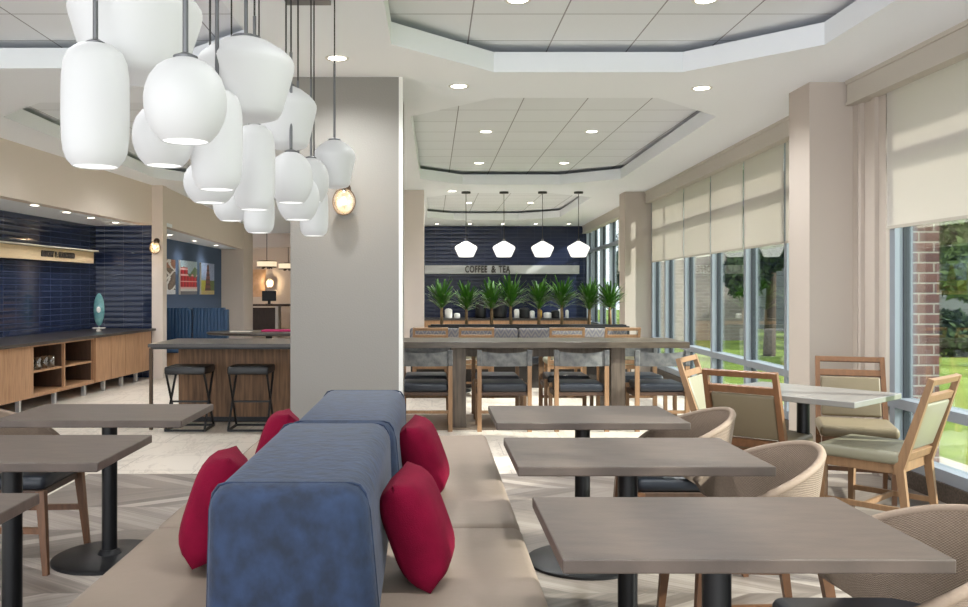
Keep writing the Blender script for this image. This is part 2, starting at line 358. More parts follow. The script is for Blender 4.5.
# ceiling with octagonal raised trays
TR = [
 [(.46,.3),(1.87,.3),(2.6,1.0),(2.6,5.73),(1.87,6.45),(.46,6.45),(-.27,5.72),(-.27,1.0)],
 [(.53,7.32),(1.91,7.32),(2.66,8.1),(2.76,12.63),(1.97,13.3),(.47,13.3),(-.17,12.63),(-.2,8.1)],
 [(.5,14.5),(2.0,14.5),(2.8,15.2),(2.85,19.3),(2.0,20),(.5,20),(-.1,19.4),(-.1,15.2)],
 [(-1.75,.2),(-1.18,.9),(-1.18,5.8),(-1.75,6.34),(-3.4,6.34),(-3.95,5.8),(-3.95,.9),(-3.4,.2)],
 [(-3.4,7.5),(-1.75,7.5),(-1.18,8.08),(-1.18,12.5),(-1.7,13),(-3.73,13),(-4.02,12.5),(-4.02,8.1)]]
def sheet_with_holes(outer, holes, z):
    bm = bmesh.new(); edges = []
    for poly in [outer]+holes:
        vs = [bm.verts.new((x, y, z)) for x, y in poly]
        for i in range(len(vs)): edges.append(bm.edges.new((vs[i], vs[(i+1)%len(vs)])))
    bmesh.ops.triangle_fill(bm, use_beauty=True, use_dissolve=False, edges=edges)
    return bm
outer = [(-6.6,-3),(4.2,-3),(4.2,30),(-6.6,30)]
cb = MB(); cb.bm.free(); cb.bm = sheet_with_holes(outer, TR, H)
for poly in TR:
    n = len(poly); cx = sum(p[0] for p in poly)/n; cy = sum(p[1] for p in poly)/n
    big = [(cx+(x-cx)*(1+.34/abs(x-cx) if abs(x-cx) > .9 else 1+.2), cy+(y-cy)*(1+.34/abs(y-cy))) for x, y in poly]
    def ring(A, za, B, zb):
        va = [cb.bm.verts.new((x,y,za)) for x,y in A]; vb = [cb.bm.verts.new((x,y,zb)) for x,y in B]
        for i in range(n): cb.bm.faces.new((va[i], va[(i+1)%n], vb[(i+1)%n], vb[i]))
    ring(poly, H, poly, 3.15); ring(poly, 3.15, big, 3.15); ring(big, 3.15, big, 3.2)
    o = MB().prism(big, 3.2, 3.24).build('ceiling', M['tray']); struct(o)
struct(cb.build('ceiling', M['ceil']))
# left: header over the two alcoves, soffits, tiled wall, pilaster, blue wall
za, zb = 2.0, 13.42
wall_box('wall_left', (Lx(za), za), (Lx(zb), zb), 2.38, H, .15, M['wall'], 1)
s = MB(); s.prism([(Lx(za)-.03, za), (Lx(zb)-.03, zb), (Lx(zb)-.95, zb+.2), (Lx(za)-1.1, za)], 2.382, 2.44); struct(s.build('ceiling', M['ceil']))
wall_box('wall_left', (Lx(za)-.95, za), (Lx(13.9)-.95, 13.9), 0, 2.4, .12, M['navytile'], 1)
wall_box('wall_left', (-5.45, 13.6), (-4.33, 13.6), 0, 2.4, .25, M['navytile'], 1)
struct(MB().box((-4.265, 13.53, 1.5), (.17, .2, 3.0)).build('trim_1', M['wall']))
wall_box('wall_left', (-4.2, 13.62), (-4.66, 21.35), 2.38, H, .12, M['wall'], 1)
s = MB(); s.prism([(-4.2,13.64),(-4.68,21.35),(-5.25,21.35),(-5.25,13.64)], 2.382, 2.44); struct(s.build('ceiling', M['ceil']))
wall_box('wall_left', (-5.2, 13.86), (-5.2, 21.45), 0, 2.4, .12, M['blue'], 1)
s = MB(); s.box((-4.95, 21.9, 1.5), (.6, 1.1, 3)); struct(s.build('wall_left', M['wall']))
# lobby beyond
wall_box('wall_back', (-6.6, 28.5), (-1.2, 28.5), 0, H, .15, M['wall'], 1)
wall_box('wall_back', (-1.6, 22.0), (4.1, 22.0), 0, H, .15, M['navytile2'], 1)
struct(MB().box((-1.55, 25.2, 1.5), (.12, 6.5, 3)).build('wall_right', M['wall']))
struct(MB().box((-6.6, 24.5, 1.5), (.12, 9, 3)).build('wall_left', M['wall']))
b_ = MB(); b_.box((-4.0, 25.0, 2.8), (5.0, .5, .4), rz=R(-12)); struct(b_.build('trim_2', M['wall']))
# columns
def column(x0, x1, y0, y1, m, n, trimx=None):
    o = MB().box(((x0+x1)/2, (y0+y1)/2, 1.5), (x1-x0, y1-y0, 3.0)).build('trim_%d' % n, m); struct(o)
column(-1.08, -.245, 6.6, 7.6, M['colm'], 3)
struct(MB().box((-.238, 6.61, 1.5), (.03, .03, 3.0)).build('trim_4', M['trim']))
column(-.47, -.13, 14.06, 14.5, M['wall'], 5)
column(2.95, 3.34, 6.76, 7.15, M['wallr'], 6)
column(3.19, 3.70, 14.3, 14.72, M['wallr'], 7)
# right-hand window wall
wall_box('wall_right', (3.32, 6.76), (3.32, 6.33), 0, H, .12, M['wallr'], 1)
s = MB()
for k, y in enumerate((6.73, 6.66, 6.45)): s.box((3.305, y, 1.5), (.03, .04 if k else .08, 3.0))
struct(s.build('trim_8', M['wallr']))
def window_run(idx, a, b, mulls, ext=0):
    """a, b plan ends of the glass line; mulls fractions of mullion centres"""
    a, b = Vector((*a,0)), Vector((*b,0)); d = b-a; L = d.length; ang = math.atan2(d.y, d.x)
    root = bpy.data.objects.new('window_%d' % idx, None); COL.objects.link(root); root.location = a; root.rotation_euler.z = ang; struct(root)
    # local x along the wall, local +y = towards the outside (the wall runs away from the camera, outside on the right => -y)
    fr = MB()
    for z0, z1, dp in ((.12,.20,.12),(.53,.60,.14),(2.31,2.38,.12),(2.88,2.98,.12)): fr.box((L/2, -.03, (z0+z1)/2), (L, dp, z1-z0))
    fr.build('window_frame', M['frame'], root)
    for q in mulls:
        x = q*L
        mm = MB().box((x, -.03, 1.52), (.07, .13, 2.8)); mm.build('mullion', M['frame'], root)
        MB().box((x-.039, -.05, 1.52), (.008, .05, 2.76)).build('gasket', M['framed'], root)
    MB().box((L/2, -.04, 1.55), (L, .008, 2.7)).build('pane', M['glass'], root)
    struct(MB().box((L/2, -.05, .06), (L, .2, .12)).build('wall_right', M['grille'], None, loc=a, rz=ang))
    v = MB(); Lv = L+ext; v.box((Lv/2, .06, 2.905), (Lv, .14, .19)); v.box((Lv/2, .135, 2.985), (Lv, .02, .03)); v.box((Lv/2, .135, 2.82), (Lv, .015, .02)); struct(v.build('trim_%d' % (20+idx), M['valance'], None, loc=a, rz=ang))
    return a, ang, L
window_run(1, (3.36, -3.0), (3.36, 6.33), [(z+3.0)/9.33 for z in (-1.6, -.3, 1.0, 2.3, 3.6, 4.9, 6.25)], .40)
W2a, W2b = (3.44, 7.15), (3.66, 14.3)
window_run(2, W2a, W2b, [(z-7.15)/7.15 for z in (7.2, 8.43, 9.63, 10.9, 12.2, 13.35, 14.25)])
W3a, W3b = (3.70, 14.72), (3.96, 22.0)
window_run(3, W3a, W3b, [(z-14.72)/7.28 for z in (14.8, 16.0, 17.2, 18.5, 19.8, 21.0, 21.95)])
for (x, y) in ((3.42, 7.02),): struct(MB().box((3.43, 6.95, 1.5), (.14, .42, 3.0)).build('wall_right', M['wallr']))

# ------------------------------------------------------------ outdoors
struct(MB().box((34, 20, -.16), (60, 90, .1)).build('ground', M['grass']))
tag(MB().box((0, 0, 1.55), (.30, .75, 3.3)).build('brick_pier', M['brick'], loc=(3.56, 6.70, 0)), 'brown-red brick pier outside, just past the near window jamb', 'pier')
tag(MB().box((0, 0, 1.9), (2.6, 3.0, 4.0)).build('brick_building_wing', M['palebrick'], loc=(8.0, 27.0, -.1)), 'pale brick building wing outside the far left panes', 'building')
g = thing('garden_building', 'grey horizontally boarded building behind the trees outside', 'building', (19, 31.5, -.1))
MB().box((0, 0, 2.2), (13, 4, 4.4)).build('wall', M['siding'], g); MB().box((0, 0, 4.5), (13.6, 4.6, .2)).build('roof', M['valance'], g)
def tree_mesh(seed, n, rx, rz, zc, leafs, m, parent):
    rnd = random.Random(seed); b = MB()
    blobs = [(rnd.uniform(-rx*.6, rx*.6), rnd.uniform(-rx*.5, rx*.5), zc+rnd.uniform(-rz*.65, rz*.65), rnd.uniform(.45, .8)) for _ in range(9)]
    for k in range(n):
        bx, by, bz, br = rnd.choice(blobs); v = Vector((rnd.gauss(0,1), rnd.gauss(0,1), rnd.gauss(0,1))).normalized()*br*rx*.55*rnd.uniform(.7, 1.05)
        p = Vector((bx, by, bz))+v; s_ = rnd.uniform(.05, .11)*leafs
        t = Vector((rnd.uniform(-1,1), rnd.uniform(-1,1), rnd.uniform(-1,1))).normalized(); u = t.cross(v.normalized()+Vector((.1,.2,.3))).normalized()
        b.quad(p-t*s_, p+u*s_*.5, p+t*s_, p-u*s_*.5)
    b.build('foliage', m, parent)
def tree(x, y, seed, label, m, hh=5, rx=2.2, bush=False):
    r_ = thing('shrub' if bush else 'tree', label, 'shrub' if bush else 'tree', (x, y, -.11))
    if bush: tree_mesh(seed, 2500, rx, hh*.4, hh*.45, 1.2, m, r_)
    else:
        tree_mesh(seed, 8000, rx, hh*.36, hh*.56, 1.45, m, r_)
        t = MB(); t.rod((0,0,0), (.1,.05,hh*.5), .14, .08); t.rod((.1,.05,hh*.4), (.7,.2,hh*.7), .06, .03); t.rod((.08,.0,hh*.35), (-.6,-.1,hh*.66), .06, .03); t.build('trunk', M['bark'], r_)
tree(7.6, 19.5, 1, 'dark green tree seen through the middle panes of the far window', M['treeleaf'], 5.4, 1.7)
tree(9.7, 22.5, 2, 'broad light green tree seen through the right pane of the far window', M['treeleaf2'], 5.6, 2.0)
tree(13.2, 26.3, 3, 'dark tree farther back behind the light green tree', M['treeleaf'], 6.0, 2.8)
tree(10.6, 16.8, 4, 'light green tree outside the near window, close to the brick pier', M['treeleaf2'], 4.2, 1.2)
tree(13.6, 21.5, 5, 'dark tree outside at the right edge of the near window', M['treeleaf'], 5.6, 2.2)
tree(16.5, 39, 6, 'dark tree standing far behind the grey garden building', M['treeleaf'], 6.0, 2.4)
for k_, (x_, y_, l_) in enumerate(((8.9, 33, 'dark tree at the back of the lawn, left of the garden building'), (12.0, 38.5, 'dark tree at the back of the lawn, behind the left end of the garden building'), (16.5, 24.5, 'far light green tree at the right edge of the near window'))):
    tree(x_, y_, 20+k_, l_, M['treeleaf2'] if k_ == 2 else M['treeleaf'], 6.4, 2.6)
tree(11.9, 19.6, 7, 'low round shrub at the foot of the trees outside the near window', M['treeleaf'], 1.4, 1.0, True)
tree(8.3, 17.6, 8, 'low olive shrub on the lawn outside the far window', M['treeleaf2'], 1.3, .9, True)
tree(9.6, 18.6, 9, 'dark low shrub beneath the broad light green tree', M['treeleaf'], 1.3, 1.0, True)

# ------------------------------------------------------------ roller shades
def shade(a, b, z0, z1, label, off=.045):
    a, b = Vector((*a,0)), Vector((*b,0)); d = b-a; L = d.length; ang = math.atan2(d.y, d.x)
    r_ = thing('roller_shade', label, 'window shade', a, ang, 'pull-down window shades')
    MB().box((L/2, off, (z0+z1)/2), (L-.015, .003, z1-z0)).build('shade_cloth', M['shade'], r_)
    MB().box((L/2, off, z0+.008), (L-.015, .012, .022)).build('hem_bar', M['valance'], r_)
def on2(y): t = (y-7.15)/7.15; return (3.44+.22*t, y)
def on3(y): t = (y-14.72)/7.28; return (3.70+.26*t, y)
shade((3.36, 3.6), (3.36, 6.31), 1.82, 2.83, 'cream roller shade over the near window at the right edge')
for y0, y1, lb in ((7.25, 8.40, 'cream roller shade directly behind the beige column, mostly hidden by it'), (8.44, 9.62, 'cream roller shade nearest the camera of the visible ones in the far window'), (9.66, 10.88, 'second cream roller shade from the near end of the far window'),
                   (10.92, 12.18, 'third cream roller shade of the far window, greyer than its neighbours'), (12.22, 14.2, 'farthest cream roller shade of the far window, beside the far column')):
    shade(on2(y0), on2(y1), 1.83, 2.84, lb)
shade(on3(15.0), on3(17.4), 1.75, 2.84, 'cream roller shade behind the far column near the coffee wall')

# ------------------------------------------------------------ recessed ceiling lamps
def downlight(x, y, z, label, r=.062, e=DOWN_E, grp='recessed ceiling lamps'):
    t = thing('recessed_ceiling_light', label, 'ceiling light', (x, y, z), 0, grp)
    MB().lathe([(r, -.004), (r+.022, -.004), (r+.024, 0), (r, 0)], n=24).build('trim_ring', M['trim'], t)
    MB().lathe([(0, -.002), (r, -.002)], n=24).build('lens', M['lamp'], t)
    ld = bpy.data.lights.new('lamp', 'SPOT'); ld.energy = e; ld.shadow_soft_size = .07; ld.color = (.965, .985, 1); ld.spot_size = R(150); ld.spot_blend = .9
    lo = bpy.data.objects.new('lamp', ld); COL.objects.link(lo); lo.parent = t; lo.location = (0, 0, -.02)
for x, y, z, lb in (
 (.54, 5.44, 3.2, 'left ceiling lamp of the nearest raised tray, at the top edge'), (1.72, 5.44, 3.2, 'right ceiling lamp of the nearest raised tray, at the top edge'),
 (.54, 2.6, 3.2, 'left ceiling lamp in the front of the nearest tray, above the frame'), (1.72, 2.6, 3.2, 'right ceiling lamp in the front of the nearest tray, above the frame'),
 (-.665, 6.06, H, 'round ceiling lamp in the flat ceiling in front of the grey column'), (.215, 6.89, H, 'round ceiling lamp between the two near trays, left one'), (2.17, 6.96, H, 'round ceiling lamp between the two near trays, right one'),
 (.62, 9.96, 3.2, 'front left lamp in the middle tray'), (1.84, 9.96, 3.2, 'front right lamp in the middle tray'), (.675, 12.43, 3.2, 'rear left lamp in the middle tray'), (1.9, 12.43, 3.2, 'rear right lamp in the middle tray'),
 (.33, 14.2, H, 'ceiling lamp left of the row of pendants'), (.77, 18.1, 3.2, 'left lamp in the farthest tray'), (2.06, 18.1, 3.2, 'right lamp in the farthest tray'),
 (-3.3, 3.2, 3.2, 'added left fill lamp in the left near tray, above the frame'), (-1.8, 3.2, 3.2, 'added right fill lamp in the left near tray, above the frame'), (-3.3, 4.9, 3.2, 'added fill lamp in the left near tray hidden by the tall white pendant'), (-2.2, 16.5, H, 'added fill lamp hidden behind the grey column, level with the blue wall'), (-2.2, 20.0, H, 'added fill lamp hidden behind the grey column, near the coffee wall'), (-3.0, 25.0, H, 'added fill lamp in the lobby, hidden behind the grey column'),  # unseen lamps added to brighten the left ceiling, header and lobby walls
 (-3.3, 9.0, 3.2, 'added front left fill lamp of the left far tray, hidden by the white pendants'), (-1.8, 9.0, 3.2, 'added front right fill lamp of the left far tray, hidden by the white pendants'), (-3.3, 11.6, 3.2, 'added rear left fill lamp of the left far tray, hidden by the white pendants'), (-1.8, 11.6, 3.2, 'added rear right fill lamp of the left far tray, hidden by the white pendants')):  # out-of-sight lamps added to lift the dim left ceiling and header
    downlight(x, y, z, lb)
for i, x in enumerate((.12, .93, 1.74, 2.55, 3.36)):
    downlight(x, 21.25, H, ['first', 'second', 'third', 'fourth', 'fifth'][i] + ' small ceiling lamp from the left along the coffee wall', .05, 7, 'small ceiling lamps over the tiled walls')
for i, (x, y) in enumerate(((-4.74, 9.3), (-4.72, 10.27), (-4.73, 11.2), (-4.75, 12.05), (-4.72, 12.9))):
    downlight(x, y, 2.382, ['nearest', 'second', 'third', 'fourth', 'farthest'][i] + ' lamp in the soffit over the oak sideboard',   .05, 11, 'small ceiling lamps over the tiled walls')
for i, (x, y) in enumerate(((-4.79, 15.8), (-4.86, 17.7), (-4.87, 19.5))):
    downlight(x, y, 2.382, ['nearest', 'middle', 'farthest'][i] + ' lamp in the soffit over the blue wall',   .05, 11, 'small ceiling lamps over the tiled walls')

# ------------------------------------------------------------ bench with velvet backs
bn = thing('banquette_bench', 'long double-sided taupe upholstered bench in the foreground', 'bench', (-.37, 0, 0))
MB().box((0, 3.5, .15), (1.22, 4.0, .3)).build('plinth', M['benchbase'], bn)
def cushion(b, y0, y1):
    b.box((0, (y0+y1)/2, .365), (1.44, y1-y0-.008, .17), bev=.035, seg=4)
for y0, y1 in ((1.2, 3.395), (3.4, 5.55)):
    c = MB(); cushion(c, y0, y1); c.build('seat_cushion', M['bench'], bn, smooth=True, auto=50)
def velvet_block(name, x, y0, y1, h, wd, label):
    b = MB(); L = y1-y0
    nx, ny, nz = 14, 24, 12
    t = bmesh.new(); bmesh.ops.create_cube(t, size=1); bmesh.ops.scale(t, vec=(wd, L, h), verts=t.verts)
    bmesh.ops.bevel(t, geom=t.edges[:], offset=.07, segments=5, profile=.5, affect='EDGES')
    bmesh.ops.translate(t, vec=(0, 0, h/2), verts=t.verts)
    for v in t.verts:
        k = max(0, v.co.z)/h; v.co.x *= 1-.10*k
        v.co.x += .006*math.sin(v.co.y*9+v.co.z*7); v.co.z += .006*math.sin(v.co.y*5)
    b.add(t)
    o = b.build(name, M['velvet'], loc=(x, (y0+y1)/2, .45), smooth=True)
    for ys in (-L/2+.06, L/2-.06):
        pts = []
        for q in ((-1,0),(-1,.5),(-1,.82),(-.97,.93),(-.9,.985),(-.8,1),(0,1),(.8,1),(.9,.985),(.97,.93),(1,.82),(1,.5),(1,0)):
            zz = q[1]*h; xx = q[0]*(wd/2)*(1-.10*q[1]); pts.append(Vector((xx*.99+.006*math.sin(ys*9+zz*7), ys, zz*.992+.006*math.sin(ys*5)*q[1])))
        p_ = MB(); sweep(p_, pts, .004); p_.build('piping', M['velvet'], o, smooth=True)
    tag(o, label, 'bolster', 'blue velvet backrests on the bench')
    return o
velvet_block('velvet_backrest', -.380, 2.28, 3.385, .41, .475, 'front blue velvet backrest block on the taupe bench')
velvet_block('velvet_backrest', -.355, 3.41, 4.52, .405, .47, 'rear blue velvet backrest block, behind the front one')
def pillow(x, y, tilt, yaw, sz, label, roll=0):
    n = 16; b = MB(); grid = {}
    for sgn in (1, -1):
        for i in range(n+1):
            for j in range(n+1):
                u, v = i/n*2-1, j/n*2-1
                edge = (1-u**4)*(1-v**4); th = .09*max(edge, 0)**.5
                pin = 1-.07*(1-abs(u*v))**2*1.0 if max(abs(u),abs(v)) > .0 else 1
                if sgn == -1 and (i in (0,n) or j in (0,n)): grid[(sgn,i,j)] = grid[(1,i,j)]; continue
                wx = u*(1-.06*(1-v*v)*abs(u)**6); wz = v*(1-.06*(1-u*u)*abs(v)**6)
                grid[(sgn,i,j)] = b.bm.verts.new((sgn*th, wx*sz/2, wz*sz/2))
        for i in range(n):
            for j in range(n): b.bm.faces.new([grid[(sgn,a,c)] for a, c in ((i,j),(i+1,j),(i+1,j+1),(i,j+1))])
    o = b.build('throw_pillow', M['pillow'], smooth=True)
    o.rotation_mode = 'XYZ'
    mt = Matrix.Rotation(yaw, 4, 'Z') @ Matrix.Rotation(tilt, 4, 'Y') @ Matrix.Rotation(roll, 4, 'X')
    zs = [(mt @ v.co).z for v in o.data.vertices]
    o.matrix_world = Matrix.Translation((x, y, .452-min(zs))) @ mt
    tag(o, label, 'pillow', 'crimson throw pillows'); return o
pillow(-.045, 2.80, R(-20), R(-7), .345, 'front crimson pillow leaning on the right side of the velvet backrest', R(2))
pillow(-.04, 3.92, R(-20), R(-7), .345, 'rear crimson pillow leaning on the right side of the velvet backrest', R(2))
pillow(-.745, 2.98, R(18), R(8), .37, 'front crimson pillow on the left side of the velvet backrest', R(-4))
pillow(-.725, 4.05, R(18), R(8), .36, 'rear crimson pillow on the left side, mostly hidden by the backrest', R(-4))

# ------------------------------------------------------------ cafe tables
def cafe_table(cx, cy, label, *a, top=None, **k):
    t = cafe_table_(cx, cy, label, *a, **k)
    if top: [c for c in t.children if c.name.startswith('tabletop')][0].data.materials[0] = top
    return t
def cafe_table_(cx, cy, label, wx=.914, wy=.61, rz=0, grp='brown laminate cafe tables', h=.75, base=.28):
    t = thing('cafe_table', label, 'table', (cx, cy, 0), rz, grp)
    MB().box((0,0,h-.017), (wx, wy, .034), bev=.004).build('tabletop', M['tabletop'], t)
    MB().lathe([(0,h-.045),(.11,h-.045),(.11,h-.036),(0,h-.036)]).build('mounting_plate', M['black'], t)
    MB().rod((0,0,.02), (0,0,h-.04), .038, n=24).build('post', M['black'], t, smooth=True, auto=40)
    MB().lathe([(0,0),(base,0),(base,.012),(base-.02,.022),(.06,.026),(.045,.05),(0,.05)], n=48).build('round_base', M['black'], t, smooth=True, auto=30)
    return t
TX = .76
ct = cafe_table(TX, 2.31, 'brown laminate table nearest the camera on the right of the bench')
dup(ct, (TX, 3.36, 0), 0, 'second brown laminate table from the camera on the right of the bench')
dup(ct, (TX, 4.37, 0), 0, 'third and farthest brown laminate table on the right of the bench')
dup(ct, (-1.665, 2.36, 0), 0, 'brown laminate table cut by the bottom left corner of the frame')
dup(ct, (-1.665, 3.43, 0), 0, 'middle brown laminate table on the left of the bench')
dup(ct, (-1.655, 4.44, 0), 0, 'farthest brown laminate table on the left, near the bar stools')
cafe_table(2.30, 5.36, 'table by the window, its pale top a painted-in reflection, surrounded by four oak chairs', .90, .66, R(-49), None, top=mat('laminate_window_reflection', (140,138,134), .25, var=.12, scale=8))  # window reflection put into the top's paler colour

# ------------------------------------------------------------ wicker tub chairs (face +Y locally)
def wicker_chair(label):
    t = thing('wicker_tub_chair', label, 'chair', (0,0,0), 0, 'wicker tub chairs')
    b = MB(); uvl = b.bm.loops.layers.uv.new('weave'); n, mz = 44, 10; A = R(118)
    def P(i, j, o):
        th = -A+2*A*i/n; k = abs(th)/A
        zt = .765-.19*k**1.7; zb = .40+.13*max(0, k-.55)/.45*1.0
        zz = zb+(zt-zb)*j/mz; fl = j/mz
        rr = (.235+.05*fl)-(.0 if not o else .026)
        lip = 0
        return Vector((rr*math.sin(th)*1.02, -rr*math.cos(th)*(1.0 if abs(th) < PI/2 else .95), zz))
    G = {}
    for o in (0, 1):
        for i in range(n+1):
            for j in range(mz+1): G[o,i,j] = b.bm.verts.new(P(i,j,o))
    def face(ks, uvs):
        f_ = b.bm.faces.new([G[k] for k in ks])
        for lp, q in zip(f_.loops, uvs): lp[uvl].uv = q
    for o in (0, 1):
        for i in range(n):
            for j in range(mz):
                ks = [(o,i,j),(o,i+1,j),(o,i+1,j+1),(o,i,j+1)]
                uvs = [(k[1]/n, k[2]/mz) for k in ks]; face(ks, uvs)
    for i in range(n):
        for j in (0, mz): face([(0,i,j),(0,i+1,j),(1,i+1,j),(1,i,j)], [(i/n,0),((i+1)/n,0),((i+1)/n,.02),(i/n,.02)])
    for j in range(mz):
        for i in (0, n): face([(0,i,j),(0,i,j+1),(1,i,j+1),(1,i,j)], [(0,j/mz),(0,(j+1)/mz),(.02,(j+1)/mz),(.02,j/mz)])
    b.build('wicker_back', M['wicker'], t, smooth=True, auto=60)
    rim = MB(); pts = [P(i, mz, 0)*.5+P(i, mz, 1)*.5 for i in range(n+1)]
    sweep(rim, pts, .0155)
    rim.build('rolled_rim', M['wicker'], t, smooth=True)
    s_ = MB(); s_.box((0, .02, .435), (.46, .46, .07), bev=.03, seg=4); s_.build('seat_cushion', M['navy'], t, smooth=True, auto=60)
    fr = MB(); fr.box((0, .02, .385), (.44, .43, .035), bev=.006); fr.build('seat_frame', M['dkwood'], t)
    for sx in (-1, 1):
        MB().bar((sx*.225, .235, .40), (sx*.25, .27, 0), .042, .042, .026, .026).build('leg', M['walnut'], t)
        MB().bar((sx*.20, -.20, .44), (sx*.225, -.27, 0), .042, .042, .026, .026).build('leg', M['walnut'], t)
        MB().bar((sx*.237, .25, .21), (sx*.212, -.235, .21), .022, .03).build('stretcher', M['walnut'], t)
    return t
wc = wicker_chair('wicker tub chair at the nearest right-hand table, cut by the frame edge')
wc.location = (1.25, 2.34, 0); wc.rotation_euler.z = R(90)
dup(wc, (1.225, 3.38, 0), R(90), 'wicker tub chair at the second right-hand table, below the olive chair')
dup(wc, (1.235, 4.38, 0), R(90), 'wicker tub chair with navy seat at the third right-hand table')
dup(wc, (-2.13, 4.42, 0), R(-90), 'wicker tub chair at the left edge, at the farthest left-hand table')

# ------------------------------------------------------------ oak dining chairs (face +Y locally)
def oak_chair(label, pad, wood, name='oak_dining_chair', grp='oak chairs with slotted backs'):
    t = thing(name, label, 'chair', (0,0,0), 0, grp)
    W = .212
    def by(z): return -.22-.16*max(0, z-.42)/.48
    s_ = MB(); s_.box((0, .0, .455), (.47, .46, .075), bev=.03, seg=4); s_.build('seat_pad', pad, t, smooth=True, auto=60)
    a = MB()
    for x in (-W+.02, W-.02): a.box((x, 0, .395), (.025, .42, .06))
    for y in (-.2, .2): a.box((0, y, .395), (.44, .025, .06))
    a.build('apron', wood, t, bev=.003)
    for sx in (-1, 1):
        MB().bar((sx*(W-.01), .2, .42), (sx*(W-.01), .205, 0), .038, .038, .028, .028).build('leg', wood, t)
        l = MB(); l.bar((sx*W, by(.42), .42), (sx*W, -.27, 0), .034, .045, .026, .032); l.bar((sx*W, by(.40), .40), (sx*(W-.005), by(.90), .90), .034, .05, .03, .03); l.build('leg', wood, t)
        MB().bar((sx*(W-.01), .2, .17), (sx*(W-.005), -.25, .17), .018, .03).build('stretcher', wood, t)
    MB().box((0, -.03, .17), (.42, .018, .028)).build('stretcher', wood, t)
    for z, hgt, nm_ in ((.883, .036, 'top_rail'), (.79, .045, 'slot_rail'), (.46, .05, 'lower_rail')):
        MB().box((0, by(z), z), (2*W, .026, hgt), rx=R(19)).build(nm_, wood, t, bev=.003)
    p = MB(); zc = .63; p.box((0, by(zc)+.006, zc), (2*W-.045, .035, .28), rx=R(19), bev=.014, seg=3); p.build('back_pad', pad, t, smooth=True, auto=60)
    return t
oc = oak_chair('olive-backed oak chair with its back to the camera, left of the window table', M['tan'], M['cherry'])
oc.location = (2.05, 5.36, 0); oc.rotation_euler.z = R(-41)
oc2 = dup(oc, (2.83, 5.78, 0), R(160), 'oak chair with olive seat behind the window table, facing the camera')
oc3 = oak_chair('light oak chair in side view at the right, closest to the window', M['sage'], M['oak'])
oc3.location = (2.56, 5.02, 0); oc3.rotation_euler.z = R(42)
dup(oc3, (2.14, 5.98, 0), R(-122), 'oak chair with pale sunlit back pad at the far left of the window table')

# ------------------------------------------------------------ communal table and its chairs
t = thing('communal_table', 'long grey-brown communal table in the middle of the room', 'table', (1.07, 8.95, 0))
MB().box((0, 0, .83), (2.96, .80, .06), bev=.004).build('tabletop', M['comwood'], t)
for x in (-.80, .79): MB().box((x, 0, .4), (.14, .62, .8), bev=.003).build('leg', M['comleg'], t)
MB().box((0, 0, .74), (1.5, .08, .1)).build('beam', M['comleg'], t)
def sling_chair(label):
    t = thing('sling_back_chair', label, 'chair', (0,0,0), 0, 'sling-back chairs at the communal table')
    W = .243
    for sx in (-1, 1):
        MB().bar((sx*W, -.22, .0), (sx*W, -.22, .79), .042, .042, .04, .034).build('leg', M['oak'], t)
        MB().bar((sx*W, .21, .0), (sx*W, .21, .43), .036, .036).build('leg', M['oak'], t)
        MB().bar((sx*W, -.2, .36), (sx*W, .2, .36), .022, .05).build('side_rail', M['dkwood'], t)
        MB().box((sx*W, -.22, .715), (.048, .044, .155), bev=.006).build('sling_sleeve', M['sling'], t)
    b = MB(); n = 10
    for o, dy in ((0, 0), (1, .012)):
        for i in range(n):
            for j in range(4):
                q = []
                for a, c in ((i,j),(i+1,j),(i+1,j+1),(i,j+1)):
                    u = a/n*2-1; v = c/4; q.append((u*.225, -.225-.035*(1-u*u)+dy, .635+.145*v-.018*(1-u*u)*v))
                b.quad(*q)
    bmesh.ops.remove_doubles(b.bm, verts=b.bm.verts, dist=.0005)
    b.build('sling_back', M['sling'], t, smooth=True)
    MB().box((0, 0, .425), (.45, .46, .085), bev=.03, seg=4).build('seat_cushion', M['navy'], t, smooth=True, auto=60)
    MB().box((0, 0, .365), (.44, .43, .035)).build('seat_frame', M['dkwood'], t)
    MB().box((0, -.22, .19), (.46, .02, .03)).build('stretcher', M['oak'], t)
    return t
XS = (-.065, .704, 1.452, 2.235)
nm = ('first', 'second', 'third', 'fourth')
sc_ = None
for i, x in enumerate(XS):
    lb = nm[i] + ' grey sling-back chair from the left on the near side of the communal table'
    if not sc_: sc_ = sling_chair(lb); sc_.location = (x, 8.62, 0)
    else: dup(sc_, (x, 8.62, 0), 0, lb)
for i, x in enumerate(XS): dup(sc_, (x, 9.40, 0), PI, nm[i] + ' sling-back chair from the left on the far side of the communal table')
# slotted chairs beyond
for i, x in enumerate((-.02, .56, 1.70, 2.40, 2.66)):
    if i == 4: continue
    lb = nm[i] + ' slotted oak chair from the left in front of the patterned banquette'
    c = dup(oc3, (x, 11.25, 0), R(0), lb); c['group'] = 'oak chairs at the far banquette'
for i, x in enumerate((.27, 2.05)):
    tt = cafe_table(x, 11.75, ('left' if i == 0 else 'right') + ' dark cafe table between the slotted chairs and the patterned banquette', .9, .6, 0, 'tables at the far banquette', .72, .26)
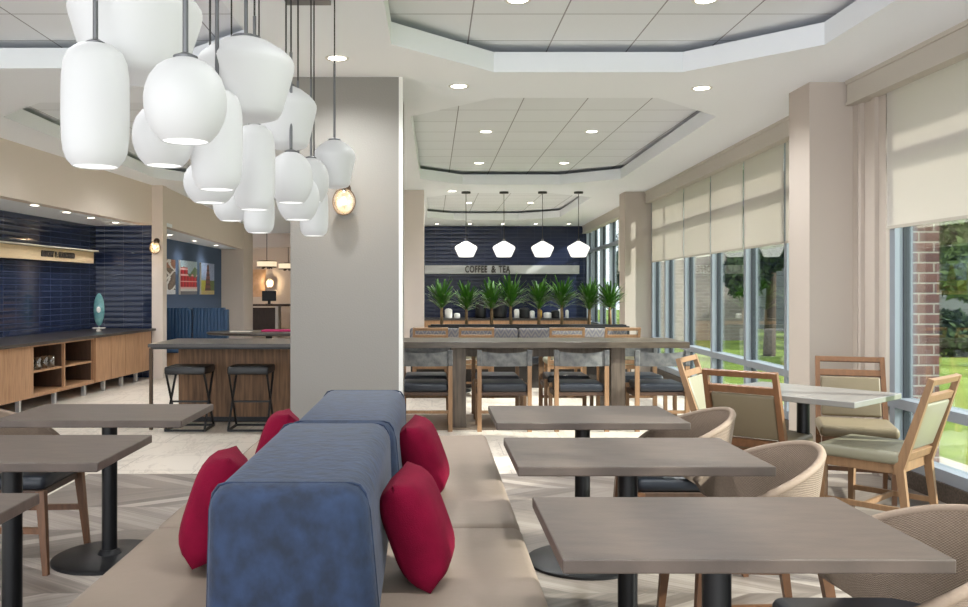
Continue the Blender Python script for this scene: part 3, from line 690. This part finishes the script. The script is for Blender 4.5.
# patterned banquette and planter
bq = thing('patterned_banquette', 'banquette with grey zigzag upholstery under the plants', 'bench', (1.25, 12.45, 0))
for x in (-.79, .79):
    MB().box((x, .12, .62), (1.565, .16, .40), bev=.03, seg=3).build('backrest', M['zig'], bq, smooth=True, auto=50)
    MB().box((x, -.15, .40), (1.565, .5, .12), bev=.03, seg=3).build('seat', M['navy'], bq, smooth=True, auto=50)
MB().box((0, -.1, .17), (3.1, .4, .34)).build('plinth', M['benchbase'], bq)
pb = thing('planter_box', 'long black planter box holding the row of green plants', 'planter', (1.43, 12.95, 0))
MB().box((0, 0, .42), (2.98, .34, .84), bev=.005).build('box', M['soil'], pb); MB().box((0, 0, .845), (2.9, .28, .03)).build('soil', M['soil'], pb)
def yucca(i, x, hgt, spread, label):
    t = thing('yucca_plant', label, 'plant', (x, 12.95, .86), 0, 'green spiky plants in the planter box')
    rnd = random.Random(40+i)
    MB().rod((0,0,-.02), (.01*rnd.uniform(-1,1),0,hgt*.42), .026, .02, n=10).build('trunk', M['trunk'], t, smooth=True)
    b = MB()
    for k in range(120):
        az = rnd.uniform(0, 2*PI); el = rnd.uniform(.05, 1.0)**.8; z0 = hgt*rnd.uniform(.30, .52); ln = hgt*rnd.uniform(.42, .62)
        out = Vector((math.cos(az), math.sin(az), 0)); side = Vector((-math.sin(az), math.cos(az), 0)); prev = None
        tilt = R(6+64*el)
        for q in range(5):
            f_ = q/4; a = tilt+f_*f_*R(14)*el
            p = Vector((0,0,z0)) + out*(spread*ln/hgt*1.75*math.sin(a)*f_) + Vector((0,0,ln*math.cos(a)*f_))
            wd = .0145*math.sin(PI*(.18+.82*(1-f_)))+.001
            pr = (p-side*wd, p+side*wd)
            if prev: b.quad(prev[0], prev[1], pr[1], pr[0])
            prev = pr
    bmesh.ops.remove_doubles(b.bm, verts=b.bm.verts, dist=.0003)
    b.build('leaves', M['leaf'], t)
for i, (px, hg, sp) in enumerate(((441.7,.68,.33),(466.5,.62,.34),(491.5,.66,.33),(511,.73,.40),(539,.70,.33),(562,.72,.38),(589,.66,.31),(610,.66,.34))):
    yucca(i, (px-432)/865*12.95, hg, sp, ['first','second','third','fourth','fifth','sixth','seventh','eighth'][i]+' spiky green plant from the left in the black planter')

# ------------------------------------------------------------ coffee wall
sg = thing('coffee_sign', 'pale grey ledge sign reading COFFEE & TEA on the navy tile', 'sign', (1.75, 21.78, 1.885))
MB().box((0, .0, 0), (3.85, .40, .21)).build('ledge', M['signgrey'], sg)
for w_, xo, ww in (('COFFEE', -.65, .55), ('&', -.215, .12), ('TEA', .055, .29)): text_part('lettering', w_, .235, M['letter'], sg, (xo, -.215, 0), (PI/2, 0, 0), ww)
cc = thing('coffee_counter', 'low oak counter with dark top below the coffee sign', 'counter', (1.75, 20.6, 0))
MB().box((0, 0, .33), (3.9, .7, .66)).build('cabinet', M['cab'], cc); MB().box((0, 0, .685), (3.96, .76, .05)).build('worktop', M['darktop'], cc)
def px2x(px, z): return (px-432)/865*z
def can(name, x, r, h, m, label, cat, z=20.45):
    tag(MB().lathe([(0,0),(r*.9,0),(r,h*.05),(r,h*.8),(r*.7,h*.95),(0,h)], n=16).build(name, m, loc=(x, z, .712), smooth=True, auto=40), label, cat, 'small things on the coffee counter')
for px, r, h, m, n_, lb, cat in ((448.5,.11,.23,'white','coffee_urn','tall white urn at the left end of the coffee counter','urn'), (457,.09,.12,'white','sugar_bowl','white bowl right of the tall urn on the coffee counter','bowl'),
   (480.5,.16,.42,'black','coffee_dispenser','left black coffee dispenser behind the plants','dispenser'), (500,.2,.44,'black','coffee_dispenser','black coffee dispenser between the third and fourth plants','dispenser'),
   (517,.09,.22,'white','paper_cup_stack','white cup stack beside the fourth plant','cups'), (524,.16,.26,'black','coffee_pot','black coffee pot with white lid behind the plants','pot'), (532,.08,.18,'white','creamer_jug','white jug left of the brass cup','jug'),
   (540.5,.05,.2,'goldcup','brass_cup','small brass cup on the coffee counter','cup'), (547.5,.12,.14,'white','cream_bowl','wide white bowl right of the brass cup','bowl'), (555.5,.13,.19,'black','coffee_pot','small black pot behind the sixth plant','pot'), (560,.07,.22,'white','milk_jug','white milk jug by the sixth plant','jug'), (567,.05,.2,'white','salt_shaker','slim white shaker at the right end of the counter','shaker')):
    can(n_, px2x(px, 20.45), r*.8, h, M[m], lb, cat)
for i, px in enumerate((466, 504, 542.5, 578.5)):
    t = thing('pentagon_pendant_light', nm[i]+' glowing white pendant from the left in front of the coffee wall', 'pendant lamp', (px2x(px, 14.3), 14.3, H), 0, 'pendants in front of the coffee wall')
    MB().lathe([(0,0),(.075,0),(.075,-.03),(0,-.035)]).build('canopy', M['cable'], t)
    MB().rod((0,0,0), (0,0,-.82), .005, n=6).build('cord', M['cable'], t)
    MB().rod((0,0,-.78), (0,0,-.83), .02, n=10).build('lamp_socket', M['rod'], t)
    MB().lathe([(0,-.815),(.03,-.82),(.17,-.90),(.185,-.925),(.18,-.95),(.125,-1.07),(.11,-1.08),(0,-1.08)], n=32).build('glass_shade', M['opalfar'], t, smooth=True, auto=30)

# ------------------------------------------------------------ left sideboard with its things
sb = thing('sideboard', 'long oak sideboard with open shelves along the tiled wall', 'sideboard', (Lx(7.2), 7.2, 0), LANG)
L0 = (13.35-7.2)/math.sin(LANG)
def sx_(z): return (z-7.2)/math.sin(LANG)
D = .62; z0, z1 = .145, .745
# local x along wall away from the camera, local +y = towards the wall
n0, n1, n2 = sx_(9.98), sx_(10.95), sx_(11.9)   # niche bounds are set below from the picture
def zat(px):  # where the front plane is seen at pixel column px
    k = (px-432)/865; return (-5.165)/(k-.061)
n0, n1, n2 = sx_(zat(32)), sx_(zat(65.5)), sx_(zat(94))
bk = MB(); bk.box((n0/2, D/2, (z0+z1)/2), (n0, D, z1-z0)); bk.box(((n2+L0)/2, D/2, (z0+z1)/2), (L0-n2, D, z1-z0))
bk.box(((n0+n2)/2, D-.02, (z0+z1)/2), (n2-n0, .04, z1-z0)); bk.box(((n0+n2)/2, D/2, z0+.02), (n2-n0, D, .045)); bk.box(((n0+n2)/2, D/2, z1-.012), (n2-n0, D, .024))
bk.build('carcass', M['cab'], sb)
ln = MB(); ln.box(((n0+n2)/2, D-.045, (z0+z1)/2), (n2-n0-.01, .01, z1-z0-.05))
for x_ in (n0+.006, n1-.022, n1+.022, n2-.006): ln.box((x_, D/2+.01, (z0+z1)/2), (.01, D-.06, z1-z0-.05))
ln.build('dark_lining', M['dkwood'], sb)
MB().box(((n0+n2)/2, D/2, .43), (n2-n0, D-.06, .025)).build('shelf', M['cab'], sb)
MB().box((n1, D/2, (z0+z1)/2), (.03, D-.02, z1-z0)).build('divider', M['cab'], sb)
for a_, b_2 in ((sx_(7.2), sx_(8.2)), (sx_(8.2), n0), (n2, n2+(L0-n2)*.25), (n2+(L0-n2)*.25, n2+(L0-n2)*.5), (n2+(L0-n2)*.5, n2+(L0-n2)*.75), (n2+(L0-n2)*.75, L0)):
    MB().box(((a_+b_2)/2, -.01, (z0+z1)/2), (b_2-a_-.008, .02, z1-z0-.006)).build('door', M['cab'], sb)
MB().box((L0/2-.02, D/2+.12, .762), (L0+.3, D+.36, .035), bev=.003).build('worktop', M['darktop'], sb)
for px in (23.3, 58.7, 88, 107.4, 125, 139.4):
    MB().box((sx_(zat(px)), .06, z0/2), (.045, .045, z0)).build('leg', M['steel'], sb)
def on_side(z, off, h):   # a point on or in the sideboard
    return Vector((Lx(z), z, h)) + Vector((-math.sin(LANG), math.cos(LANG), 0))*off
for i in range(7):
    p = on_side(zat(38+i*3.4), .09+.04*(i % 2), .443)
    tag(MB().lathe([(0,.0),(.036,0),(.042,.14),(.038,.14),(.034,.008),(0,.008)], n=16).build('drinking_glass', M['clearglass'], loc=p, smooth=True), ['leftmost','second','third','fourth, middle','fifth','sixth','rightmost'][i]+' clear drinking glass in the row on the sideboard shelf', 'glass', 'drinking glasses on the sideboard shelf')
p = on_side(12.5, .42, .78)
ad = thing('art_glass_disc', 'oval teal art glass on a pale stand on the sideboard', 'sculpture', p, R(10))
ad.scale = (1.0, 1.0, 1.0)
b = MB(); t_ = bmesh.new(); bmesh.ops.create_uvsphere(t_, u_segments=28, v_segments=18, radius=1); bmesh.ops.scale(t_, vec=(.075, .03, .235), verts=t_.verts); bmesh.ops.translate(t_, vec=(0,0,.31), verts=t_.verts); b.add(t_); b.build('glass_disc', M['teal'], ad, smooth=True)
b = MB(); t_ = bmesh.new(); bmesh.ops.create_uvsphere(t_, u_segments=16, v_segments=12, radius=1); bmesh.ops.scale(t_, vec=(.03, .012, .05), verts=t_.verts); bmesh.ops.translate(t_, vec=(0,-.024,.31), verts=t_.verts); b.add(t_); b.build('glass_centre', M['white'], ad, smooth=True)
b = MB(); b.box((0,0,.045), (.17,.05,.015)); b.box((0,0,.01), (.06,.07,.02)); b.box((0,0,.03), (.02,.03,.06)); b.build('stand', M['paper'], ad)
# sign on the tiled wall
e1 = on_side(13.15, .80, 0); e0 = on_side(7.4, .80, 0); d_ = e1-e0
sg = thing('wall_sign', 'pale wood ledge sign reading SAVORY & SEASONED on the navy tile', 'sign', (e0.x, e0.y, 1.865), LANG)
MB().box((d_.length/2, .06, 0), (d_.length, .12, .17)).build('ledge', M['signwood'], sg)
MB().box((d_.length/2, .02, .10), (d_.length, .20, .02)).build('ledge_cap', M['valance'], sg)
for w_, xo, ww in (('SAVORY', -.31, .34), ('&', -.075, .07), ('SEASONED', .235, .47)): text_part('lettering', w_, .10, M['letter'], sg, ((12.1-e0.y)/math.sin(LANG)+xo, -.008, 0), (PI/2, 0, 0), ww)

# ------------------------------------------------------------ bar table and stools
bt = thing('bar_table', 'bar-height table with dark top on a plank base, left of the column', 'table', (-1.9, 8.98, 0))
MB().box((0, 0, .828), (1.78, .98, .035), bev=.003).build('tabletop', M['darktop'], bt)
MB().box((0, 0, .802), (1.74, .94, .02)).build('rail', M['black'], bt)
MB().box((.06, .24, .40), (1.6, .42, .80)).build('plank_base', M['barwood'], bt)
MB().box((.06, .24, .03), (1.62, .44, .05)).build('toe_kick', M['black'], bt)
for x, y in ((-.865, -.465), (.865, -.465)): MB().box((x, y, .4), (.03, .03, .8)).build('leg', M['rod'] if 0 else M['bronze'], bt)
def stool(label):
    t = thing('bar_stool', label, 'stool', (0,0,0), 0, 'black backless stools at the bar table')
    MB().box((0,0,.59), (.40,.38,.075), bev=.015, seg=3).build('seat', M['blackl'], t, smooth=True, auto=50)
    b = MB()
    for y in (-.18, .18):
        b.bar((-.19, y, .01), (.19, y, .01), .02, .02)
    for x in (-.19, .19):
        b.bar((x, -.18, .01), (x, .18, .01), .02, .02)
    for x in (-.19, .19):
        b.bar((x, -.18, .01), (x*.97, .17, .56), .018, .018); b.bar((x, .18, .01), (x*.97, -.17, .56), .018, .018)
    b.bar((-.19, 0, .27), (.19, 0, .27), .018, .018); b.build('x_frame', M['black'], t)
    return t
st = stool('black stool at the left end of the bar table'); st.location = (-2.40, 8.58, 0)
dup(st, (-1.79, 8.58, 0), 0, 'black stool at the right end of the bar table, next to the column')

# ------------------------------------------------------------ booths, oval table, canvases
def booth(x0, x1, label):
    t = thing('booth_seat', label, 'booth', ((x0+x1)/2, 14.25, 0), 0, 'blue channel-tufted booths'); W = x1-x0
    b = MB(); n = max(4, int(W/.055))
    for i in range(n):
        x = -W/2+(i+.5)*W/n; top = 1.08
        if i == n-1 : top = 1.05
        b.box((x, .30, (.46+top)/2), (W/n+.004, .16, top-.46), bev=.014, seg=2)
    b.build('channelled_backrest', M['boothblue'], t, smooth=True, auto=60)
    MB().box((0, 0, .42), (W, .55, .13), bev=.03, seg=3).build('seat', M['boothblue'], t, smooth=True, auto=60)
    MB().box((0, .03, .22), (W-.02, .46, .26)).build('wood_base', M['cab'], t); MB().box((0, .05, .045), (W-.04, .42, .09)).build('toe_kick', M['black'], t)
booth(-5.13, -4.03, 'left blue channel-tufted booth below the canvases'); booth(-4.0, -3.43, 'right blue booth with rounded end, near the oval table')
ot = thing('oval_table', 'dark oval table behind the bar table', 'table', (-2.45, 13.0, 0))
MB().lathe([(0,.71),(.9,.71),(.93,.725),(.93,.745),(.9,.75),(0,.75)], n=48, sy=.62).build('tabletop', M['darktop'], ot, smooth=True, auto=40)
MB().rod((0,0,.02), (0,0,.71), .05).build('post', M['black'], ot, smooth=True, auto=40); MB().lathe([(0,0),(.3,0),(.3,.02),(0,.03)], n=32).build('round_base', M['black'], ot)
for i, (x, y, w_) in enumerate(((-2.35, 13.1, .5),)):
    tag(MB().box((0,0,.012), (.62,.34,.024), bev=.008).build('folded_cloth', M['magenta'], loc=(-2.25, 13.1, .75)), 'magenta folded cloth on the dark oval table', 'cloth')
tag(MB().box((0,0,.004), (.3,.22,.008)).build('menu_card', M['paper'], loc=(-2.86, 12.95, .75)), 'pale menu card lying on the oval table', 'card')
def canvas(y0, y1, z0_, z1_, fn, label):
    t = thing('canvas_picture', label, 'picture', (-5.2, (y0+y1)/2, (z0_+z1_)/2), 0, 'canvases on the blue wall'); W, Hh = y1-y0, z1_-z0_
    MB().box((.02, 0, 0), (.036, W, Hh)).build('stretcher_box', M['paper'], t)
    nx, ny = 40, 40; b = MB(); lay = b.bm.loops.layers.float_color.new('paint'); cols = []
    V = [[b.bm.verts.new((.0395, W*(i/nx-.5), Hh*(j/ny-.5))) for j in range(ny+1)] for i in range(nx+1)]
    for i in range(nx):
        for j in range(ny):
            f_ = b.bm.faces.new((V[i][j], V[i+1][j], V[i+1][j+1], V[i][j+1])); c = (*lin(fn((i+.5)/nx, (j+.5)/ny)), 1)
            for lp in f_.loops: lp[lay] = c
    b.build('print', M['paint'], t)
rr = random.Random(3)
def winter(u, v):
    n_ = rr.uniform(-14, 14)
    if v < .12: return (214+n_, 216+n_, 222+n_)
    br = math.sin(u*17+v*6+2*math.sin(v*9)) ; br2 = math.sin(u*11-v*13)
    if br > .75 or br2 > .9: return (228, 224, 220)
    if v > .75: return (158+n_, 108+n_, 82+n_)
    return (120+n_, 104+n_, 92+n_) if br < -.2 else (92+n_, 78+n_, 66+n_)
def redhouse(u, v):
    n_ = rr.uniform(-12, 12)
    if v < .1: return (120+n_, 116, 122)
    if v < .17: return (214, 208, 204)
    top = .80 if u < .42 else .56+.06*math.sin(u*20)
    if v < top:
        if int(v*22) % 4 == 0: return (226, 186, 180)
        if int(u*22) % 4 == 1 and int(v*22) % 4 != 0: return (110+n_, 34, 44)
        return (196+n_, 40+n_*.3, 52)
    return (176+n_, 196+n_, 208+n_) if v > .72+.1*math.sin(u*9) else (104+n_, 128+n_, 96)
def tower(u, v):
    n_ = rr.uniform(-14, 14)
    if v < .12: return (190+n_, 170+n_, 120)
    w2 = .05+.20*(1-v)
    if abs(u-.5) < w2 and v < .95: return (116+n_, 72+n_, 66) if int(v*20) % 3 else (70, 54, 52)
    if v < .45: return (176+n_, 172+n_, 72) if u < .45 else (92+n_, 116+n_, 60)
    return (150+n_, 166+n_, 196+n_)
canvas(15.7, 17.4, 1.29, 1.98, winter, 'winter branches canvas, nearest one on the blue wall')
canvas(17.75, 19.0, 1.28, 1.99, redhouse, 'red brick house canvas, middle one on the blue wall')
canvas(19.35, 20.5, 1.27, 1.99, tower, 'pointed tower canvas, farthest one on the blue wall')

# ------------------------------------------------------------ sconces
def sconce(x, y, z, label, side=1, power=7, r=.065):
    t = thing('wall_sconce', label, 'wall lamp', (x, y, z), 0, 'amber globe wall sconces')
    MB().rod((0, 0, .085), (0, -.02, .085), .045, n=20).build('back_plate', M['bronze'], t)
    MB().rod((0, -.02, .085), (0, -.10, .085), .01).rod((0,-.10,.095), (0,-.10,.05), .018).build('arm', M['bronze'], t)
    b = MB(); t_ = bmesh.new(); bmesh.ops.create_uvsphere(t_, u_segments=24, v_segments=16, radius=1); bmesh.ops.scale(t_, vec=(r, r*.6, r*1.2), verts=t_.verts); bmesh.ops.translate(t_, vec=(0,-.10,-.02), verts=t_.verts); b.add(t_)
    b.build('glass_globe', M['clearglass'], t, smooth=True)
    b = MB()
    for k in range(28):
        a0, a1 = 2*PI*k/28, 2*PI*(k+1)/28
        b.rod((r*1.03*math.cos(a0), -.10, -.02+r*1.22*math.sin(a0)), (r*1.03*math.cos(a1), -.10, -.02+r*1.22*math.sin(a1)), .004, n=6)
    b.build('ring', M['bronze'], t)
    b = MB(); t_ = bmesh.new(); bmesh.ops.create_uvsphere(t_, u_segments=16, v_segments=10, radius=1); bmesh.ops.scale(t_, vec=(.02,.02,.034), verts=t_.verts); bmesh.ops.translate(t_, vec=(0,-.10,-.015), verts=t_.verts); b.add(t_); b.build('bulb', M['bulb'], t, smooth=True)
    b = MB(); t_ = bmesh.new(); bmesh.ops.create_uvsphere(t_, u_segments=20, v_segments=12, radius=1); bmesh.ops.scale(t_, vec=(r*.82,.006,r), verts=t_.verts); bmesh.ops.translate(t_, vec=(0,-.07,-.02), verts=t_.verts); b.add(t_); b.build('amber_diffuser', M['amber'], t, smooth=True)
    ld = bpy.data.lights.new('lamp', 'POINT'); ld.energy = power; ld.color = (1, .72, .42); ld.shadow_soft_size = .03
    lo = bpy.data.objects.new('lamp', ld); COL.objects.link(lo); lo.parent = t; lo.location = (.0, -.16, -.02)
sconce(px2x(344, 6.5), 6.6, 2.06, 'amber globe sconce on the big grey column beside the white pendants', power=1.6, r=.082)
sconce(-4.27, 13.43, 2.05, 'amber sconce on the narrow beige pier left of the blue wall', power=1.5, r=.08)
sconce(-5.32, 28.45, 1.62, 'small lit sconce on the far lobby wall', power=12, r=.14)
# lobby furniture
for x, z, lb in ((-4.62, 2.08, 'left'), (-4.12, 2.04, 'right')):
    t = thing('drum_pendant_light', lb+' drum pendant lamp hanging in the lobby', 'pendant lamp', (x, 24.2 if lb == 'left' else 24.8, z), 0, 'drum pendants in the lobby')
    MB().lathe([(.27,-.06),(.27,.10),(.26,.10),(.26,-.06)], n=28).build('drum_shade', M['drum'], t, smooth=True, auto=40)
    MB().lathe([(.275,.09),(.28,.10),(.275,.115),(.27,.10)], n=28).lathe([(.275,-.07),(.28,-.06),(.275,-.05),(.27,-.06)], n=28).build('band', M['bronze'], t)
    MB().rod((0,0,.05), (0,0,H-z), .01).build('cord', M['bronze'], t)
    b = MB()
    for k in range(5): b.rod((0,0,-.03), (.15*math.cos(k*1.256), .15*math.sin(k*1.256), -.10), .02)
    b.build('lamp_arms', M['bronze'], t)
dk = thing('lobby_desk', 'dark open desk with pale legs in the lobby', 'desk', (-4.9, 25.6, 0))
MB().box((.1, 0, .93), (1.9, .6, .06)).build('desk_top', M['dkwood'], dk)
for x in (-.7, .35, .95): MB().box((x, 0, .46), (.09, .5, .92)).build('leg', M['dkwood'] if x != .35 else M['paper'], dk)
MB().box((-.2, .2, .5), (1.0, .06, .7)).build('back_panel', M['dkwood'], dk)
mn = thing('monitor', 'dark monitor standing on the lobby desk', 'monitor', (-4.82, 25.6, .96)); MB().box((0,0,.24), (.42,.05,.30), bev=.01).build('screen', M['black'], mn); MB().box((0,.02,.05), (.08,.05,.1)).box((0,.02,.006), (.2,.15,.012)).build('stand', M['black'], mn)
tag(MB().box((0,0,.45), (.5,.03,.9)).build('framed_print', mat('warm_print', (186,148,112), .6, rgb2=(222,190,164), scale=3), loc=(-5.72, 28.48, 1.15)), 'tall warm-toned panel on the far lobby wall', 'picture')

# ------------------------------------------------------------ the white glass pendant cluster
cp = thing('pendant_canopy', 'dark grey ceiling plate that the white glass pendants hang from', 'ceiling plate', (0,0,H))
MB().box((-.69, 4.6, -.015), (.25, .5, .03), bev=.003).build('plate', M['rod'], cp)
MB().box((-.72, 2.9, -.015), (.66, 2.8, .03), bev=.003).build('plate', M['rod'], cp)
def prof(kind, r, h):
    if kind == 'capsule': q = [(.0,1),(.30,.998),(.55,.98),(.80,.93),(.93,.85),(.985,.74),(1,.6),(1,.40),(.98,.22),(.93,.12),(.84,.055),(.70,.012),(.66,0)]
    elif kind == 'sphere': q = [(0,1),(.30,.985),(.5,.945),(.70,.875),(.87,.76),(.97,.62),(1,.5),(.985,.37),(.92,.25),(.80,.13),(.66,.045),(.56,.0)]
    else: q = [(0,1),(.28,.985),(.5,.94),(.78,.84),(.93,.76),(.99,.70),(1,.66),(.985,.60),(.90,.42),(.80,.22),(.73,.09),(.66,.035),(.5,.008),(.3,0),(0,0)]
    return [(r*a, h*b) for a, b in q]
kinds = {'capsule': 'tall rounded cylinder', 'sphere': 'globe', 'taper': 'broad tapered'}
for i, (px, z, top, bot, wpx, kind, rod_, lb) in enumerate((
 (95.5, 2.12, 44, 167, 68, 'capsule', 1, 'tall rounded white glass pendant at the far left of the cluster'),
 (185.5, 1.93, 58, 142, 85, 'sphere', 1, 'white glass globe pendant in front of the cluster, right of the tall left one'),
 (136, 2.32, -22, 80, 135, 'taper', 1, 'largest tapered white glass pendant, cut by the top edge of the frame'),
 (246, 2.85, 38, 120, 101, 'taper', 1, 'broad tapered white glass pendant at the top middle of the cluster'),
 (164, 2.65, 104, 166, 64, 'sphere', 0, 'white glass globe half hidden behind the front globe'),
 (217, 2.71, 90, 190, 53, 'capsule', 1, 'tall rounded white glass pendant in the middle of the cluster'),
 (254.5, 3.34, 125, 210, 43, 'capsule', 1, 'tall rounded white glass pendant with its cap visible, right of the middle one'),
 (286, 3.75, 86, 149, 64, 'taper', 0, 'tapered white glass pendant behind the broad top one, on its right'),
 (291, 3.65, 152, 203, 46, 'sphere', 1, 'white glass globe right of the two tall middle pendants'),
 (210, 3.1, 160, 203, 54, 'sphere', 0, 'white glass globe low behind the middle tall pendant'),
 (231.5, 4.3, 188, 221, 38, 'sphere', 0, 'small white glass globe low between the two tall pendants'),
 (259, 4.3, 190, 233, 32, 'capsule', 0, 'lowest small rounded white pendant under the second tall one'),
 (298, 3.9, 174, 220, 45, 'sphere', 1, 'white glass globe low on the right behind the other globe'),
 (311, 4.6, 158, 202, 38, 'sphere', 1, 'small white glass globe with cap in front of the grey column'),
 (314, 4.7, 188, 236, 30, 'capsule', 0, 'rounded white cylinder pendant lowest on the right, against the column'),
 (334.5, 4.75, 140, 188, 44, 'taper', 1, 'farthest tapered white glass pendant at the right end of the cluster'))):
    s_ = z/865; r = wpx/2*s_*.955; z_t = EYE+(290-top)*s_; h = (bot-top)*s_; zb_ = z_t-h; x = (px-432)*s_
    t = thing('glass_pendant_light', lb, 'pendant lamp', (x, z, zb_), 0, 'white glass pendants of the cluster')
    MB().lathe(prof(kind, r, h), n=48).build('glass_shade', M['opal'], t, smooth=True)
    e0 = prof(kind, r, h)[-1]
    if kind != 'taper': MB().lathe([(0,.002),(e0[0]*.97,.002)], n=40).build('lit_opening', M['opalrim'], t)
    MB().lathe([(0,h-.002),(r*.30,h-.004),(r*.30,h+.003),(.012,h+.010),(0,h+.01)], n=24).build('cap', M['rod'], t, smooth=True, auto=40)
    top_l = 2.97-zb_
    if rod_: MB().rod((0,0,h), (0,0,min(h+.42, top_l-.02)), .0065, n=10).build('stem', M['rod'], t, smooth=True, auto=40)
    MB().rod((0,0,h), (0,0,top_l), .004, n=6).build('cord', M['cable'], t)
